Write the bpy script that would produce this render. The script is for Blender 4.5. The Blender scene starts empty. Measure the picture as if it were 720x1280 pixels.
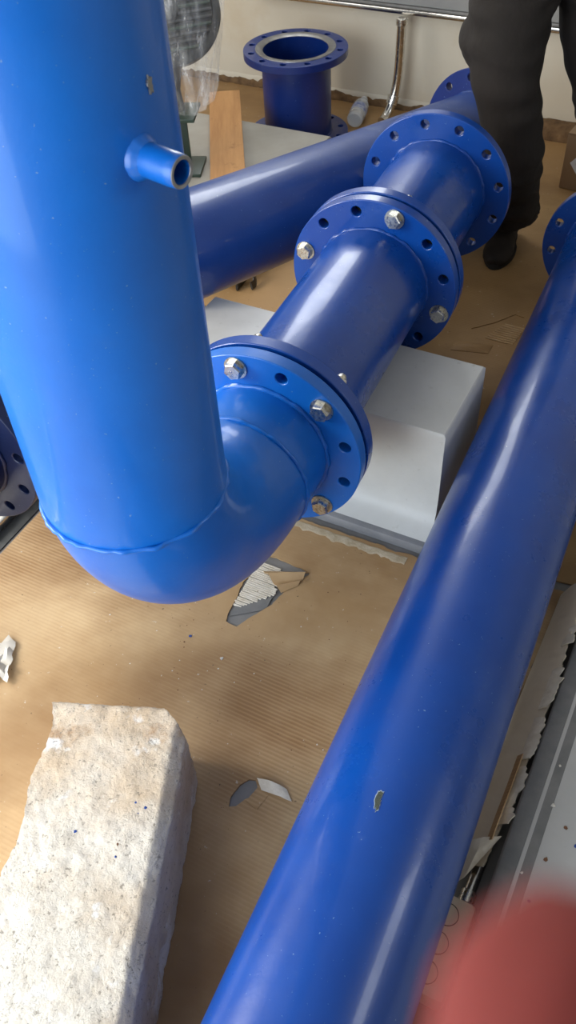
import bpy, bmesh, math, random
from mathutils import Vector, Matrix, noise
from math import sin, cos, pi, radians
random.seed(7)
V = Vector
SC = bpy.context.scene
COL = SC.collection

# ------------------------------------------------------------------ camera
cd = bpy.data.cameras.new('camera')
cam = bpy.data.objects.new('camera', cd)
COL.objects.link(cam)
right = V((0.99784326, -0.04796977, -0.04480776)).normalized()
down = V((-0.06564171, -0.72920572, -0.68113889)).normalized()
fwd = right.cross(down).normalized()
down = fwd.cross(right)
m = Matrix((right, -down, -fwd)).transposed().to_4x4()
m.translation = (0, 0, 1.63)
cam.matrix_world = m
cd.sensor_fit = 'VERTICAL'
cd.sensor_height = 36
cd.lens = 1101.4 / 1280 * 36
cd.clip_start = 0.004
cd.clip_end = 60
cd.dof.use_dof = True
cd.dof.focus_distance = 1.7
cd.dof.aperture_fstop = 13.0          # 2.4 mm phone aperture
SC.camera = cam

# ------------------------------------------------------------------ world, exposure, daylight
SC.view_settings.view_transform = 'Standard'
SC.view_settings.look = 'None'
SC.view_settings.gamma = 1
SC.view_settings.exposure = 0.12
w = bpy.data.worlds.new('world'); SC.world = w; w.use_nodes = True
nt = w.node_tree
bg = nt.nodes['Background']
sky = nt.nodes.new('ShaderNodeTexSky')
sky.sky_type = 'NISHITA'; sky.sun_disc = False; sky.sun_elevation = radians(35); sky.sun_rotation = radians(200)
nt.links.new(sky.outputs[0], bg.inputs[0])
bg.inputs[1].default_value = 0.25

A30 = radians(30)
SV = V((cos(A30), -sin(A30), 0))       # building axis "s", along the back wall
NV = V((sin(A30), cos(A30), 0))        # building axis "n", towards the back wall
def W(s, n, z=0.0): return SV * s + NV * n + V((0, 0, z))

def area(name, c, nrm, sx, sy, power, col):
    l = bpy.data.lights.new(name, 'AREA'); l.shape = 'RECTANGLE'; l.size = sx; l.size_y = sy
    l.energy = power; l.color = col
    o = bpy.data.objects.new(name, l); COL.objects.link(o)
    z = -V(nrm).normalized(); x = V((0, 0, 1)).cross(z)
    if x.length < .01: x = SV.copy()
    x.normalize(); y = z.cross(x)
    mm = Matrix((x, y, z)).transposed().to_4x4(); mm.translation = c; o.matrix_world = mm
    return o
S0, S1, N0, N1, ZC = -2.9, 2.9, -1.35, 3.66, 2.9
# daylight entering by the wide doorway behind the photographer and the windows in the left wall
area('doorway_daylight', W(-1.45, N0 + .02, 1.3), NV, 2.3, 2.3, 74, (0.78, 0.90, 1.0))
area('window_daylight', W(S0 + .02, -.15, 1.55), SV, 1.2, 1.2, 90, (1.0, 0.93, 0.83))
area('window_daylight', W(S0 + .02, 1.9, 1.55), SV, 1.1, 1.2, 16, (1.0, 0.94, 0.84))
area('window_daylight', W(-2.0, N1 - .02, 2.0), -NV, 1.2, .9, 32, (0.95, 0.98, 1.0))
area('window_daylight', W(S1 - .02, 1.5, 2.0), -SV, .9, .9, 15, (0.95, 0.98, 1.0))

# ------------------------------------------------------------------ materials
def mat(name, col, rough=.5, metal=0., **k):
    m = bpy.data.materials.new(name); m.use_nodes = True
    b = m.node_tree.nodes['Principled BSDF']
    b.inputs['Base Color'].default_value = (*col, 1); b.inputs['Roughness'].default_value = rough
    b.inputs['Metallic'].default_value = metal
    for kk, v in k.items(): b.inputs[kk.replace('_', ' ')].default_value = v
    return m
class NT:
    def __init__(s, m): s.t = m.node_tree; s.b = s.t.nodes['Principled BSDF']; s.tc = s.t.nodes.new('ShaderNodeTexCoord').outputs['Object']
    def n(s, ty, **k):
        x = s.t.nodes.new('ShaderNode' + ty)
        for a, v in k.items():
            if a in x.inputs.keys(): x.inputs[a].default_value = v
            else: setattr(x, a, v)
        return x
    def l(s, a, b): s.t.links.new(a, b)
    def noise(s, sc, det=4, rough=.5, vec=None):
        x = s.n('TexNoise'); x.inputs['Scale'].default_value = sc; x.inputs['Detail'].default_value = det; x.inputs['Roughness'].default_value = rough
        s.l(vec or s.tc, x.inputs['Vector']); return x.outputs['Fac']
    def ramp(s, fac, stops):
        r = s.t.nodes.new('ShaderNodeValToRGB'); e = r.color_ramp.elements
        while len(e) < len(stops): e.new(.5)
        for i, (p, c) in enumerate(stops):
            e[i].position = p; e[i].color = (*c, 1) if len(c) == 3 else c
        s.l(fac, r.inputs[0]); return r.outputs[0]
    def mix(s, fac, a, b, mode='MIX'):
        x = s.t.nodes.new('ShaderNodeMix'); x.data_type = 'RGBA'; x.blend_type = mode
        if isinstance(fac, float): x.inputs[0].default_value = fac
        else: s.l(fac, x.inputs[0])
        for i, v in ((6, a), (7, b)):
            if isinstance(v, tuple): x.inputs[i].default_value = (*v, 1)
            else: s.l(v, x.inputs[i])
        return x.outputs[2]
    def bump(s, fac, strength=.3, dist=.002, prev=None):
        x = s.t.nodes.new('ShaderNodeBump'); x.inputs['Strength'].default_value = strength; x.inputs['Distance'].default_value = dist
        s.l(fac, x.inputs['Height'])
        if prev is not None: s.l(prev, x.inputs['Normal'])
        s.l(x.outputs[0], s.b.inputs['Normal']); return x.outputs[0]
    def scaled(s, v):
        x = s.t.nodes.new('ShaderNodeMapping'); x.inputs['Scale'].default_value = v; s.l(s.tc, x.inputs[0]); return x.outputs[0]
    def rotated(s, rz, v=(1, 1, 1)):
        x = s.t.nodes.new('ShaderNodeMapping'); x.inputs['Rotation'].default_value = (0, 0, rz); s.l(s.tc, x.inputs[0])
        y = s.t.nodes.new('ShaderNodeMapping'); y.inputs['Scale'].default_value = v; s.l(x.outputs[0], y.inputs[0]); return y.outputs[0]

def blue_paint(name, a, b, rough=.27, dust=(.10, .17, .33), dusty=.22, coat=.27):
    m = mat(name, a, rough); t = NT(m)
    n1 = t.noise(5, 5, .6)
    c = t.mix(t.ramp(n1, [(.35, (0, 0, 0)), (.7, (1, 1, 1))]), a, b)
    n2 = t.noise(13, 8, .72)
    d = t.ramp(n2, [(.60, (0, 0, 0)), (.80, (dusty,) * 3)])
    c = t.mix(d, c, dust)
    sp = t.noise(210, 2, .5)
    c = t.mix(t.ramp(sp, [(.735, (0, 0, 0)), (.76, (.75,) * 3)]), c, (.22, .33, .50))
    t.l(c, t.b.inputs['Base Color'])
    r = t.ramp(t.noise(7, 6, .65), [(.3, (rough - .04,) * 3), (.75, (rough + .16,) * 3)])
    t.l(r, t.b.inputs['Roughness'])
    t.b.inputs['Coat Weight'].default_value = coat; t.b.inputs['Coat Roughness'].default_value = .09
    p = t.bump(t.noise(160, 3, .5), .10, .0015)
    t.bump(t.noise(9, 2, .5), .12, .01, p)
    return m
M = {}
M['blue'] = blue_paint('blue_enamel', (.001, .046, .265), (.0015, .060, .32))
M['blue_riser'] = blue_paint('blue_enamel_lit', (.001, .120, .50), (.0015, .145, .58), .36, dusty=.12)  # same enamel, strong daylight on the riser put into a brighter base colour
M['blue_dull'] = blue_paint('blue_enamel_dusty', (.006, .04, .20), (.012, .055, .24), .34, dust=(.10, .15, .25), dusty=.6)
M['navy'] = blue_paint('navy_enamel', (.002, .020, .15), (.003, .027, .19), .3, dusty=.15)
M['shade_navy'] = blue_paint('shaded_blue_enamel', (.0015, .007, .04), (.002, .010, .05), .4, dust=(.02, .03, .06), dusty=.2, coat=.1)  # blue enamel darkened in its colour to stand for the shade there
def metal(name, col, rough, nsc=30):
    m = mat(name, col, rough, 1.); t = NT(m)
    t.l(t.ramp(t.noise(nsc, 5, .6), [(.3, tuple(x * .72 for x in col)), (.7, col)]), t.b.inputs['Base Color'])
    t.l(t.ramp(t.noise(nsc * 2, 4), [(.3, (rough * .7,) * 3), (.7, (min(1, rough * 1.4),) * 3)]), t.b.inputs['Roughness'])
    return m
M['zinc'] = metal('zinc_plated_steel', (.78, .76, .70), .28, 90)
M['washer'] = metal('washer_steel', (.70, .66, .56), .32, 90)
M['chrome'] = metal('bright_conduit', (.72, .70, .66), .2, 60)
M['darksteel'] = metal('dark_channel_steel', (.10, .105, .11), .4, 20)
M['bareface'] = metal('bare_machined_face', (.42, .41, .40), .42, 40)
M['rubber'] = mat('gasket_rubber', (.008, .008, .009), .7)
M['black'] = mat('black_cast', (.012, .014, .014), .45)
M['green'] = mat('green_enamel', (.022, .04, .028), .45)
def simple(name, a, b, sc, rough=.6, bump=0, bd=.002, det=5):
    m = mat(name, a, rough); t = NT(m)
    n = t.noise(sc, det, .6)
    t.l(t.ramp(n, [(.32, a), (.68, b)]), t.b.inputs['Base Color'])
    if bump: t.bump(t.noise(sc * 4, 4), bump, bd)
    return m
M['plinth'] = simple('grey_painted_plinth', (.56, .56, .54), (.64, .64, .62), 6, .42, .25, .0015)
t = NT(M['plinth'])   # paint blisters and grime specks
lv = t.b.inputs['Base Color'].links[0].from_socket
c = t.mix(t.ramp(t.noise(45, 6, .7), [(.62, (0, 0, 0)), (.72, (.30,) * 3)]), lv, (.30, .27, .22))
t.l(c, t.b.inputs['Base Color'])
M['plinth_base'] = simple('grey_plinth_base', (.20, .205, .22), (.30, .30, .31), 12, .5, .3)
M['wall'] = simple('cream_wall', (.63, .57, .46), (.70, .65, .54), 1.3, .55, .05)
t = NT(M['wall']); lv = t.b.inputs['Base Color'].links[0].from_socket
c = t.mix(t.ramp(t.noise(2.3, 7, .62), [(.55, (0, 0, 0)), (.72, (.35,) * 3)]), lv, (.50, .36, .19))
c = t.mix(t.ramp(t.noise(30, 5, .7), [(.68, (0, 0, 0)), (.74, (.5,) * 3)]), c, (.35, .28, .19))
t.l(c, t.b.inputs['Base Color'])
M['wall_plain'] = simple('dull_plain_wall', (.34, .33, .31), (.40, .39, .36), 1.5, .7)
M['ceil'] = simple('pale_ceiling', (.38, .39, .40), (.44, .45, .46), 2, .7)
M['floor'] = simple('grey_floor_paint', (.16, .155, .15), (.24, .23, .22), 7, .5, .2)
M['skirt'] = simple('brown_foam_strip', (.10, .055, .025), (.22, .13, .06), 25, .9, .8, .006)
M['panel'] = simple('grey_metal_panel', (.27, .27, .27), (.33, .33, .32), 3, .4)
M['plate'] = simple('grey_primer_plate', (.40, .39, .37), (.50, .48, .45), 4, .42, .15)
t = NT(M['plate']); lv = t.b.inputs['Base Color'].links[0].from_socket
c = t.mix(t.ramp(t.noise(38, 5, .7), [(.66, (0, 0, 0)), (.70, (.7,) * 3)]), lv, (.12, .10, .08))
c = t.mix(t.ramp(t.noise(3.1, 5, .7), [(.55, (0, 0, 0)), (.75, (.4,) * 3)]), c, (.52, .48, .42))
t.l(c, t.b.inputs['Base Color'])
M['channel'] = simple('grey_channel_lip', (.15, .15, .145), (.22, .21, .20), 18, .42, .2)
M['junction'] = simple('ivory_plastic', (.55, .44, .34), (.62, .51, .40), 4, .35)
M['card_core'] = simple('torn_paper_core', (.62, .55, .44), (.78, .72, .62), 40, .9, .5)
M['fringe'] = simple('pale_torn_liner', (.42, .33, .21), (.58, .49, .36), 50, .9, .5)
M['panel_card'] = simple('pale_liner', (.62, .53, .40), (.72, .63, .50), 9, .8, .2)
M['card_in'] = simple('inner_liner', (.42, .27, .13), (.50, .34, .18), 14, .85, .2)
M['wood'] = None
def cardboard(name, a, b, dark, ridge=.35):
    m = mat(name, a, .62); t = NT(m)
    n1 = t.noise(2.2, 6, .6)
    c = t.mix(t.ramp(n1, [(.38, (0, 0, 0)), (.66, (1, 1, 1))]), a, b)
    st = t.noise(1.7, 5, .55, t.rotated(.3, (1, 1.7, 1)))
    c = t.mix(t.ramp(st, [(.44, (0, 0, 0)), (.64, (.82,) * 3)]), c, dark)
    # corrugation shadow-through, ridges along s
    vec = t.rotated(A30)
    wv = t.n('TexWave'); wv.wave_type = 'BANDS'; wv.bands_direction = 'Y'; wv.inputs['Scale'].default_value = 36; wv.inputs['Distortion'].default_value = .6; wv.inputs['Detail'].default_value = 1.5
    t.l(vec, wv.inputs['Vector'])
    msk = t.ramp(t.noise(1.4, 3), [(.42, (.12,) * 3), (.66, (.85,) * 3)])
    mm = t.n('Math', operation='MULTIPLY'); t.l(wv.outputs['Fac'], mm.inputs[0]); t.l(msk, mm.inputs[1])
    c2 = t.mix(t.ramp(mm.outputs[0], [(.2, (0, 0, 0)), (.9, (ridge * .6,) * 3)]), c, tuple(min(1, x * 1.35) for x in b))
    sp = t.noise(95, 4, .6)
    c2 = t.mix(t.ramp(sp, [(.70, (0, 0, 0)), (.73, (.8,) * 3)]), c2, (.07, .045, .025))
    sp2 = t.noise(70, 3, .6)
    c2 = t.mix(t.ramp(sp2, [(.715, (0, 0, 0)), (.73, (.6,) * 3)]), c2, (.62, .58, .5))
    t.l(c2, t.b.inputs['Base Color'])
    p = t.bump(mm.outputs[0], .35, .0012)
    t.bump(t.noise(40, 5), .12, .002, p)
    return m
M['card'] = cardboard('kraft_cardboard', (.40, .245, .11), (.57, .405, .225), (.22, .105, .032))
M['card_back'] = cardboard('kraft_cardboard_brown', (.34, .195, .075), (.42, .255, .105), (.22, .115, .038), .1)
m = mat('plank_wood', (.40, .21, .07), .7); t = NT(m)
wv = t.noise(22, 8, .65, t.scaled((1, .08, 1)))
c = t.ramp(wv, [(.3, (.33, .15, .045)), (.7, (.52, .27, .095))])
c = t.mix(t.ramp(t.noise(8, 5, .7), [(.6, (0, 0, 0)), (.72, (.8,) * 3)]), c, (.18, .07, .02))
t.l(c, t.b.inputs['Base Color']); t.bump(wv, .3, .002); M['wood'] = m
# rough concrete
m = mat('rough_concrete', (.6, .55, .48), .92); t = NT(m)
c = t.ramp(t.noise(9, 8, .65), [(.3, (.60, .53, .43)), (.68, (.78, .73, .64))])
c = t.mix(t.ramp(t.noise(3.1, 5, .6), [(.48, (0, 0, 0)), (.66, (.75,) * 3)]), c, (.54, .385, .23))
c = t.mix(t.ramp(t.noise(5, 6, .7), [(.60, (0, 0, 0)), (.72, (.8,) * 3)]), c, (.36, .19, .075))
c = t.mix(t.ramp(t.noise(11, 4, .6), [(.60, (0, 0, 0)), (.67, (.8,) * 3)]), c, (.88, .88, .86))
pit = t.noise(120, 4, .65)
c = t.mix(t.ramp(pit, [(.33, (.75,) * 3), (.40, (0, 0, 0))]), c, (.20, .17, .13))
t.l(c, t.b.inputs['Base Color'])
vo = t.n('TexVoronoi'); vo.feature = 'DISTANCE_TO_EDGE'; vo.inputs['Scale'].default_value = 170
wn = t.n('TexNoise'); wn.inputs['Scale'].default_value = 60; t.l(t.tc, wn.inputs['Vector']); vm = t.n('VectorMath', operation='MULTIPLY_ADD'); vm.inputs[1].default_value = (.02, .02, .02); t.l(wn.outputs['Color'], vm.inputs[0]); t.l(t.tc, vm.inputs[2]); t.l(vm.outputs[0], vo.inputs['Vector'])
crk = t.mix(t.ramp(t.noise(28, 4, .6), [(.50, (0, 0, 0)), (.64, (.55, .55, .55))]), (1., 1., 1.), t.ramp(vo.outputs['Distance'], [(.0, (0, 0, 0)), (.07, (1, 1, 1))]))
c = t.mix(crk, (.34, .30, .25), c); t.l(c, t.b.inputs['Base Color'])
p = t.bump(t.noise(75, 6, .7), .7, .005); p = t.bump(crk, .6, .003, p); t.bump(pit, .5, .003, p); M['concrete'] = m
M['chip'] = simple('bare_primer_chip', (.025, .035, .03), (.07, .08, .06), 300, .8)
M['chip_edge'] = mat('paint_edge', (.35, .42, .5), .6)
M['plastic'] = mat('clear_film', (.93, .93, .92), .12, 0., Transmission_Weight=.0, Alpha=.20)
t = NT(M['plastic']); a_ = t.ramp(t.noise(26, 6, .7, t.scaled((1, 1, .35))), [(.36, (.04,) * 3), (.58, (.20,) * 3), (.72, (.60,) * 3)]); t.l(a_, t.b.inputs['Alpha']); t.bump(t.noise(20, 5, .6, t.scaled((1, 1, .3))), 1., .02)
M['pet'] = mat('clear_bottle', (.85, .9, .93), .1, 0., Alpha=.42)
M['scrap'] = mat('milky_film', (.72, .68, .6), .3, 0., Alpha=.75)
M['blabel'] = simple('bottle_label', (.05, .10, .35), (.6, .62, .68), 60, .5)
M['white'] = mat('white_sticker', (.75, .76, .78), .5)
M['boxcard'] = simple('brown_box_card', (.27, .17, .09), (.33, .21, .12), 5, .75)
M['crumb'] = simple('light_crumb', (.55, .50, .42), (.75, .72, .66), 60, .9)
M['bluef'] = mat('blue_flake', (.01, .05, .25), .4)
M['brownf'] = mat('brown_flake', (.16, .07, .03), .8)
def cloth(name, a, b, bump=.25):
    m = mat(name, a, .9); t = NT(m)
    t.l(t.ramp(t.noise(6, 6, .6), [(.3, a), (.7, b)]), t.b.inputs['Base Color'])
    p = t.bump(t.noise(14, 5, .6, t.scaled((1, 1, .6))), bump, .02); t.bump(t.noise(700, 2), .2, .001, p)
    return m
M['trouser'] = cloth('dark_work_cloth', (.009, .0062, .0045), (.018, .0125, .0095))
M['jacket'] = cloth('charcoal_jacket', (.03, .032, .036), (.045, .047, .05))
M['shoe'] = simple('worn_dark_leather', (.010, .006, .004), (.022, .013, .007), 20, .75, .3)
M['sole'] = mat('shoe_sole', (.012, .010, .009), .8)
M['skin'] = mat('skin', (.42, .23, .15), .5, Subsurface_Weight=.15, Subsurface_Scale=.01)
M['finger'] = mat('backlit_finger_skin', (.165, .021, .016), .95, Subsurface_Weight=.25, Subsurface_Scale=.004)  # red of light passing through the fingertip is put into the base colour
M['nail'] = mat('nail', (.62, .30, .25), .3)
M['hair'] = mat('dark_hair', (.012, .009, .007), .6)
M['eye'] = mat('eye', (.02, .015, .01), .2)
M['glass'] = mat('window_glass', (.9, .95, .97), .03, 0., Alpha=.25)
M['frame'] = mat('white_window_frame', (.6, .6, .58), .4)
M['ink'] = mat('white_print', (.55, .56, .6), .5)

# ------------------------------------------------------------------ mesh helpers
def newbm(): return bmesh.new()
def frame(o, d, up=V((0, 0, 1))):
    z = V(d).normalized(); x = V(up).cross(z)
    if x.length < 1e-4: x = V((1, 0, 0))
    x.normalize(); y = z.cross(x)
    m = Matrix((x, y, z)).transposed().to_4x4(); m.translation = V(o); return m
def xf(bm, start, m):
    for v in list(bm.verts)[start:]: v.co = m @ v.co
def box(bm, c, s, m=None, bev=0, seg=2):
    b2 = bmesh.new(); bmesh.ops.create_cube(b2, size=1)
    for v in b2.verts: v.co = V((v.co.x * s[0] + c[0], v.co.y * s[1] + c[1], v.co.z * s[2] + c[2]))
    if bev: bmesh.ops.bevel(b2, geom=list(b2.edges), offset=bev, segments=seg, profile=.5, affect='EDGES')
    if m is not None: bmesh.ops.transform(b2, matrix=m, verts=b2.verts)
    merge(bm, b2)
def merge(bm, b2):
    me = bpy.data.meshes.new('t'); b2.to_mesh(me); b2.free(); bm.from_mesh(me); bpy.data.meshes.remove(me)
def lathe(bm, prof, m=None, n=48, closed=False, wob=0):
    """prof: (r, z) list revolved about local Z"""
    b2 = bmesh.new(); rings = []
    for (r, z) in prof:
        if r < 1e-6: rings.append([b2.verts.new((0, 0, z))]); continue
        rings.append([b2.verts.new(((r + wob * noise.noise(V((cos(2 * pi * i / n) * 9, sin(2 * pi * i / n) * 9, z * 60 + r * 90)))) * cos(2 * pi * i / n), (r + wob * noise.noise(V((cos(2 * pi * i / n) * 9, sin(2 * pi * i / n) * 9, z * 60 + r * 90)))) * sin(2 * pi * i / n), z)) for i in range(n)])
    pairs = list(zip(rings, rings[1:])) + ([(rings[-1], rings[0])] if closed else [])
    for a, b in pairs:
        for i in range(n):
            j = (i + 1) % n
            if len(a) == 1 and len(b) == 1: continue
            if len(a) == 1: b2.faces.new((a[0], b[i], b[j]))
            elif len(b) == 1: b2.faces.new((a[i], a[j], b[0]))
            else: b2.faces.new((a[i], a[j], b[j], b[i]))
    bmesh.ops.recalc_face_normals(b2, faces=b2.faces)
    if m is not None: bmesh.ops.transform(b2, matrix=m, verts=b2.verts)
    merge(bm, b2)
def loft(bm, secs, n=20, caps=True, up=V((0, 0, 1)), power=2.0):
    """secs: (center, rx, ry) elliptical sections perpendicular to the path"""
    b2 = bmesh.new(); rings = []; P = [V(s[0]) for s in secs]; px = None
    for i, s in enumerate(secs):
        d = (P[min(i + 1, len(P) - 1)] - P[max(i - 1, 0)]).normalized()
        x = (V(up).cross(d) if px is None else px - d * px.dot(d))
        if x.length < 1e-3: x = V((1, 0, 0)) - d * d.x
        x.normalize(); px = x; y = d.cross(x)
        rings.append([b2.verts.new(P[i] + x * (s[1] * math.copysign(abs(cos(2 * pi * k / n)) ** (2 / power), cos(2 * pi * k / n))) + y * (s[2] * math.copysign(abs(sin(2 * pi * k / n)) ** (2 / power), sin(2 * pi * k / n)))) for k in range(n)])
    for a, b in zip(rings, rings[1:]):
        for i in range(n): b2.faces.new((a[i], a[(i + 1) % n], b[(i + 1) % n], b[i]))
    if caps: b2.faces.new(rings[0][::-1]); b2.faces.new(rings[-1])
    bmesh.ops.recalc_face_normals(b2, faces=b2.faces); merge(bm, b2)
def tube(bm, pts, r, n=16): loft(bm, [(p, r, r) for p in pts], n)
def spline(pts, k=8):
    P = [V(p) for p in pts]; P = [P[0] * 2 - P[1]] + P + [P[-1] * 2 - P[-2]]; out = []
    for i in range(1, len(P) - 2):
        for j in range(k):
            u = j / k; a, b, c, d = P[i - 1:i + 3]
            out.append(.5 * ((2 * b) + (c - a) * u + (2 * a - 5 * b + 4 * c - d) * u * u + (3 * b - a - 3 * c + d) * u ** 3))
    return out + [P[-2]]
def prism(bm, outline, holes, z0, z1, m=None):
    """flat plate with holes, triangulated, extruded"""
    b2 = bmesh.new(); edges = []
    for lp in [outline] + list(holes):
        vs = [b2.verts.new((p[0], p[1], z0)) for p in lp]
        for i in range(len(vs)): edges.append(b2.edges.new((vs[i], vs[(i + 1) % len(vs)])))
    bmesh.ops.triangle_fill(b2, use_beauty=True, use_dissolve=False, edges=edges)
    r = bmesh.ops.extrude_face_region(b2, geom=list(b2.faces))
    for v in r['geom']:
        if isinstance(v, bmesh.types.BMVert): v.co.z = z1
    bmesh.ops.recalc_face_normals(b2, faces=b2.faces)
    if m is not None: bmesh.ops.transform(b2, matrix=m, verts=b2.verts)
    merge(bm, b2)
def circle(r, n, cx=0, cy=0): return [(cx + r * cos(2 * pi * i / n), cy + r * sin(2 * pi * i / n)) for i in range(n)]

def rootloc(p):
    while p.parent: p = p.parent
    return p.location
def obj(name, bm, m, parent=None, sharp=35, loc=None):
    me = bpy.data.meshes.new(name)
    off = rootloc(parent) if parent else (V(loc) if loc is not None else V((0, 0, 0)))
    for v in bm.verts: v.co -= off
    bm.to_mesh(me); bm.free()
    if sharp is not None:
        for p in me.polygons: p.use_smooth = True
        me.set_sharp_from_angle(angle=radians(sharp))
    me.materials.append(m)
    o = bpy.data.objects.new(name, me); COL.objects.link(o)
    if parent: o.parent = parent
    else: o.location = off
    return o
def thing(name, label, cat, loc, group=None):
    o = bpy.data.objects.new(name, None); COL.objects.link(o); o.location = loc; o.empty_display_size = .05
    o['label'] = label; o['category'] = cat
    if group: o['group'] = group
    return o
def tag(o, label, cat, group=None):
    o['label'] = label; o['category'] = cat
    if group: o['group'] = group
    return o
def struct(o): o['kind'] = 'structure'; return o

# ------------------------------------------------------------------ room
MB = Matrix((SV, NV, V((0, 0, 1)))).transposed().to_4x4()     # building frame -> world
def bbox(bm, s0, s1, n0, n1, z0, z1, bev=0): box(bm, ((s0 + s1) / 2, (n0 + n1) / 2, (z0 + z1) / 2), (s1 - s0, n1 - n0, z1 - z0), MB, bev)
bm = newbm(); bbox(bm, S0 - .15, S1 + .15, N0 - .15, N1 + .15, -.12, 0); struct(obj('floor', bm, M['floor'], sharp=30))
bm = newbm(); bbox(bm, S0 - .15, S1 + .15, N0 - .15, N1 + .15, ZC, ZC + .12); struct(obj('ceiling', bm, M['ceil']))
bm = newbm()
for a0, a1, z0, z1 in ((S0 - .15, S1 + .15, 0, 1.5), (S0 - .15, S1 + .15, 2.5, ZC), (S0 - .15, -2.65, 1.5, 2.5), (-1.35, S1 + .15, 1.5, 2.5)): bbox(bm, a0, a1, N1, N1 + .15, z0, z1)
struct(obj('wall_back', bm, M['wall']))
bm = newbm()
for a0, a1, z0, z1 in ((N0, N1, 0, 1.5), (N0, N1, 2.5, ZC), (N0, 1.0, 1.5, 2.5), (2.0, N1, 1.5, 2.5)): bbox(bm, S1, S1 + .15, a0, a1, z0, z1)
struct(obj('wall_right', bm, M['wall_plain']))
for nm, fn, a_, b_ in (('window_3', lambda bm, u0, u1, d0, d1, z0, z1: bbox(bm, u0, u1, N1 + d0, N1 + d1, z0, z1), -2.65, -1.35), ('window_4', lambda bm, u0, u1, d0, d1, z0, z1: bbox(bm, S1 + d0, S1 + d1, u0, u1, z0, z1), 1.0, 2.0)):
    wt = bpy.data.objects.new(nm, None); COL.objects.link(wt); struct(wt); wt.location = W((a_ + b_) / 2, N1 + .1, 1.5) if nm == 'window_3' else W(S1 + .1, 1.5, 1.5)
    mid = (a_ + b_) / 2
    for x0, x1, y0, y1 in ((a_, b_, 1.5, 1.55), (a_, b_, 2.45, 2.5), (a_, a_ + .05, 1.55, 2.45), (b_ - .05, b_, 1.55, 2.45), (mid - .02, mid + .02, 1.55, 2.45)):
        bm = newbm(); fn(bm, x0, x1, .07, .12, y0, y1); obj('window_frame', bm, M['frame'], wt)
    for x0, x1 in ((a_ + .05, mid - .02), (mid + .02, b_ - .05)):
        bm = newbm(); fn(bm, x0, x1, .094, .10, 1.55, 2.45); obj('pane', bm, M['glass'], wt)
# left wall with two windows
bm = newbm()
wins = [(-.80, .50), (1.3, 2.5)]; zb, zt = .9, 2.2
bbox(bm, S0 - .15, S0, N0, N1, 0, zb); bbox(bm, S0 - .15, S0, N0, N1, zt, ZC)
for a_, b_ in ((N0, wins[0][0]), (wins[0][1], wins[1][0]), (wins[1][1], N1)): bbox(bm, S0 - .15, S0, a_, b_, zb, zt)
struct(obj('wall_left', bm, M['wall_plain']))
for i, (a_, b_) in enumerate(wins):
    wt = bpy.data.objects.new('window_%d' % (i + 1), None); COL.objects.link(wt); struct(wt); wt.location = W(S0 - .1, (a_ + b_) / 2, zb)
    for j, (x0, x1, y0, y1) in enumerate(((a_, b_, zb, zb + .05), (a_, b_, zt - .05, zt), (a_, a_ + .05, zb + .05, zt - .05), (b_ - .05, b_, zb + .05, zt - .05), ((a_ + b_) / 2 - .02, (a_ + b_) / 2 + .02, zb + .05, zt - .05))):
        bm = newbm(); bbox(bm, S0 - .12, S0 - .07, x0, x1, y0, y1); obj('window_frame', bm, M['frame'], wt)
    for x0, x1 in ((a_ + .05, (a_ + b_) / 2 - .02), ((a_ + b_) / 2 + .02, b_ - .05)):
        bm = newbm(); bbox(bm, S0 - .10, S0 - .094, x0, x1, zb + .05, zt - .05); obj('pane', bm, M['glass'], wt)
# wall behind the photographer with its wide doorway
bm = newbm(); bbox(bm, S0 - .15, -2.7, N0 - .15, N0, 0, ZC); bbox(bm, -.2, S1 + .15, N0 - .15, N0, 0, ZC); bbox(bm, -2.7, -.2, N0 - .15, N0, 2.5, ZC)
struct(obj('wall_front', bm, M['wall_plain']))
bm = newbm(); bbox(bm, -2.7, -2.64, N0 - .12, N0 - .02, 0, 2.5); bbox(bm, -.26, -.2, N0 - .12, N0 - .02, 0, 2.5); bbox(bm, -2.64, -.26, N0 - .12, N0 - .02, 2.44, 2.5)
struct(obj('trim_1', bm, M['frame']))

# ragged brown strip along the foot of the back wall
def ragged(bm, s0, s1, n1, depth, z, jag, step=.012, seed=0, z0=0.):
    b2 = bmesh.new(); pf = []; k = int((s1 - s0) / step)
    for i in range(k + 1):
        s = s0 + (s1 - s0) * i / k
        h = z + jag * noise.noise(V((s * 9, seed, 0))) + jag * .6 * noise.noise(V((s * 45, seed, 3)))
        d = depth + depth * .5 * noise.noise(V((s * 14, seed, 7)))
        h = max(h, .006)
        pf.append([b2.verts.new(W(s, n1 - .001, z0)), b2.verts.new(W(s, n1 - .001, h)), b2.verts.new(W(s, n1 - d * .6, h * .95)), b2.verts.new(W(s, n1 - d, h * .5)), b2.verts.new(W(s, n1 - d, z0))])
    for a, b in zip(pf, pf[1:]):
        for i in range(4): b2.faces.new((a[i], b[i], b[i + 1], a[i + 1]))
    b2.faces.new(pf[0][::-1]); b2.faces.new(pf[-1])
    bmesh.ops.recalc_face_normals(b2, faces=b2.faces); merge(bm, b2)
bm = newbm(); ragged(bm, S0, -.86, N1, .02, .028, .016); struct(obj('baseboard_back', bm, M['skirt'], sharp=50))
bm = newbm(); ragged(bm, S0, -.86, N1, .006, .045, .004, seed=8, z0=.0); struct(obj('trim_2', bm, M['wall'], sharp=50))
bm = newbm(); ragged(bm, -.86, -.66, N1, .07, .058, .006, seed=4); bm2 = None
struct(obj('trim_3', bm, M['skirt'], sharp=50))

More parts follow.
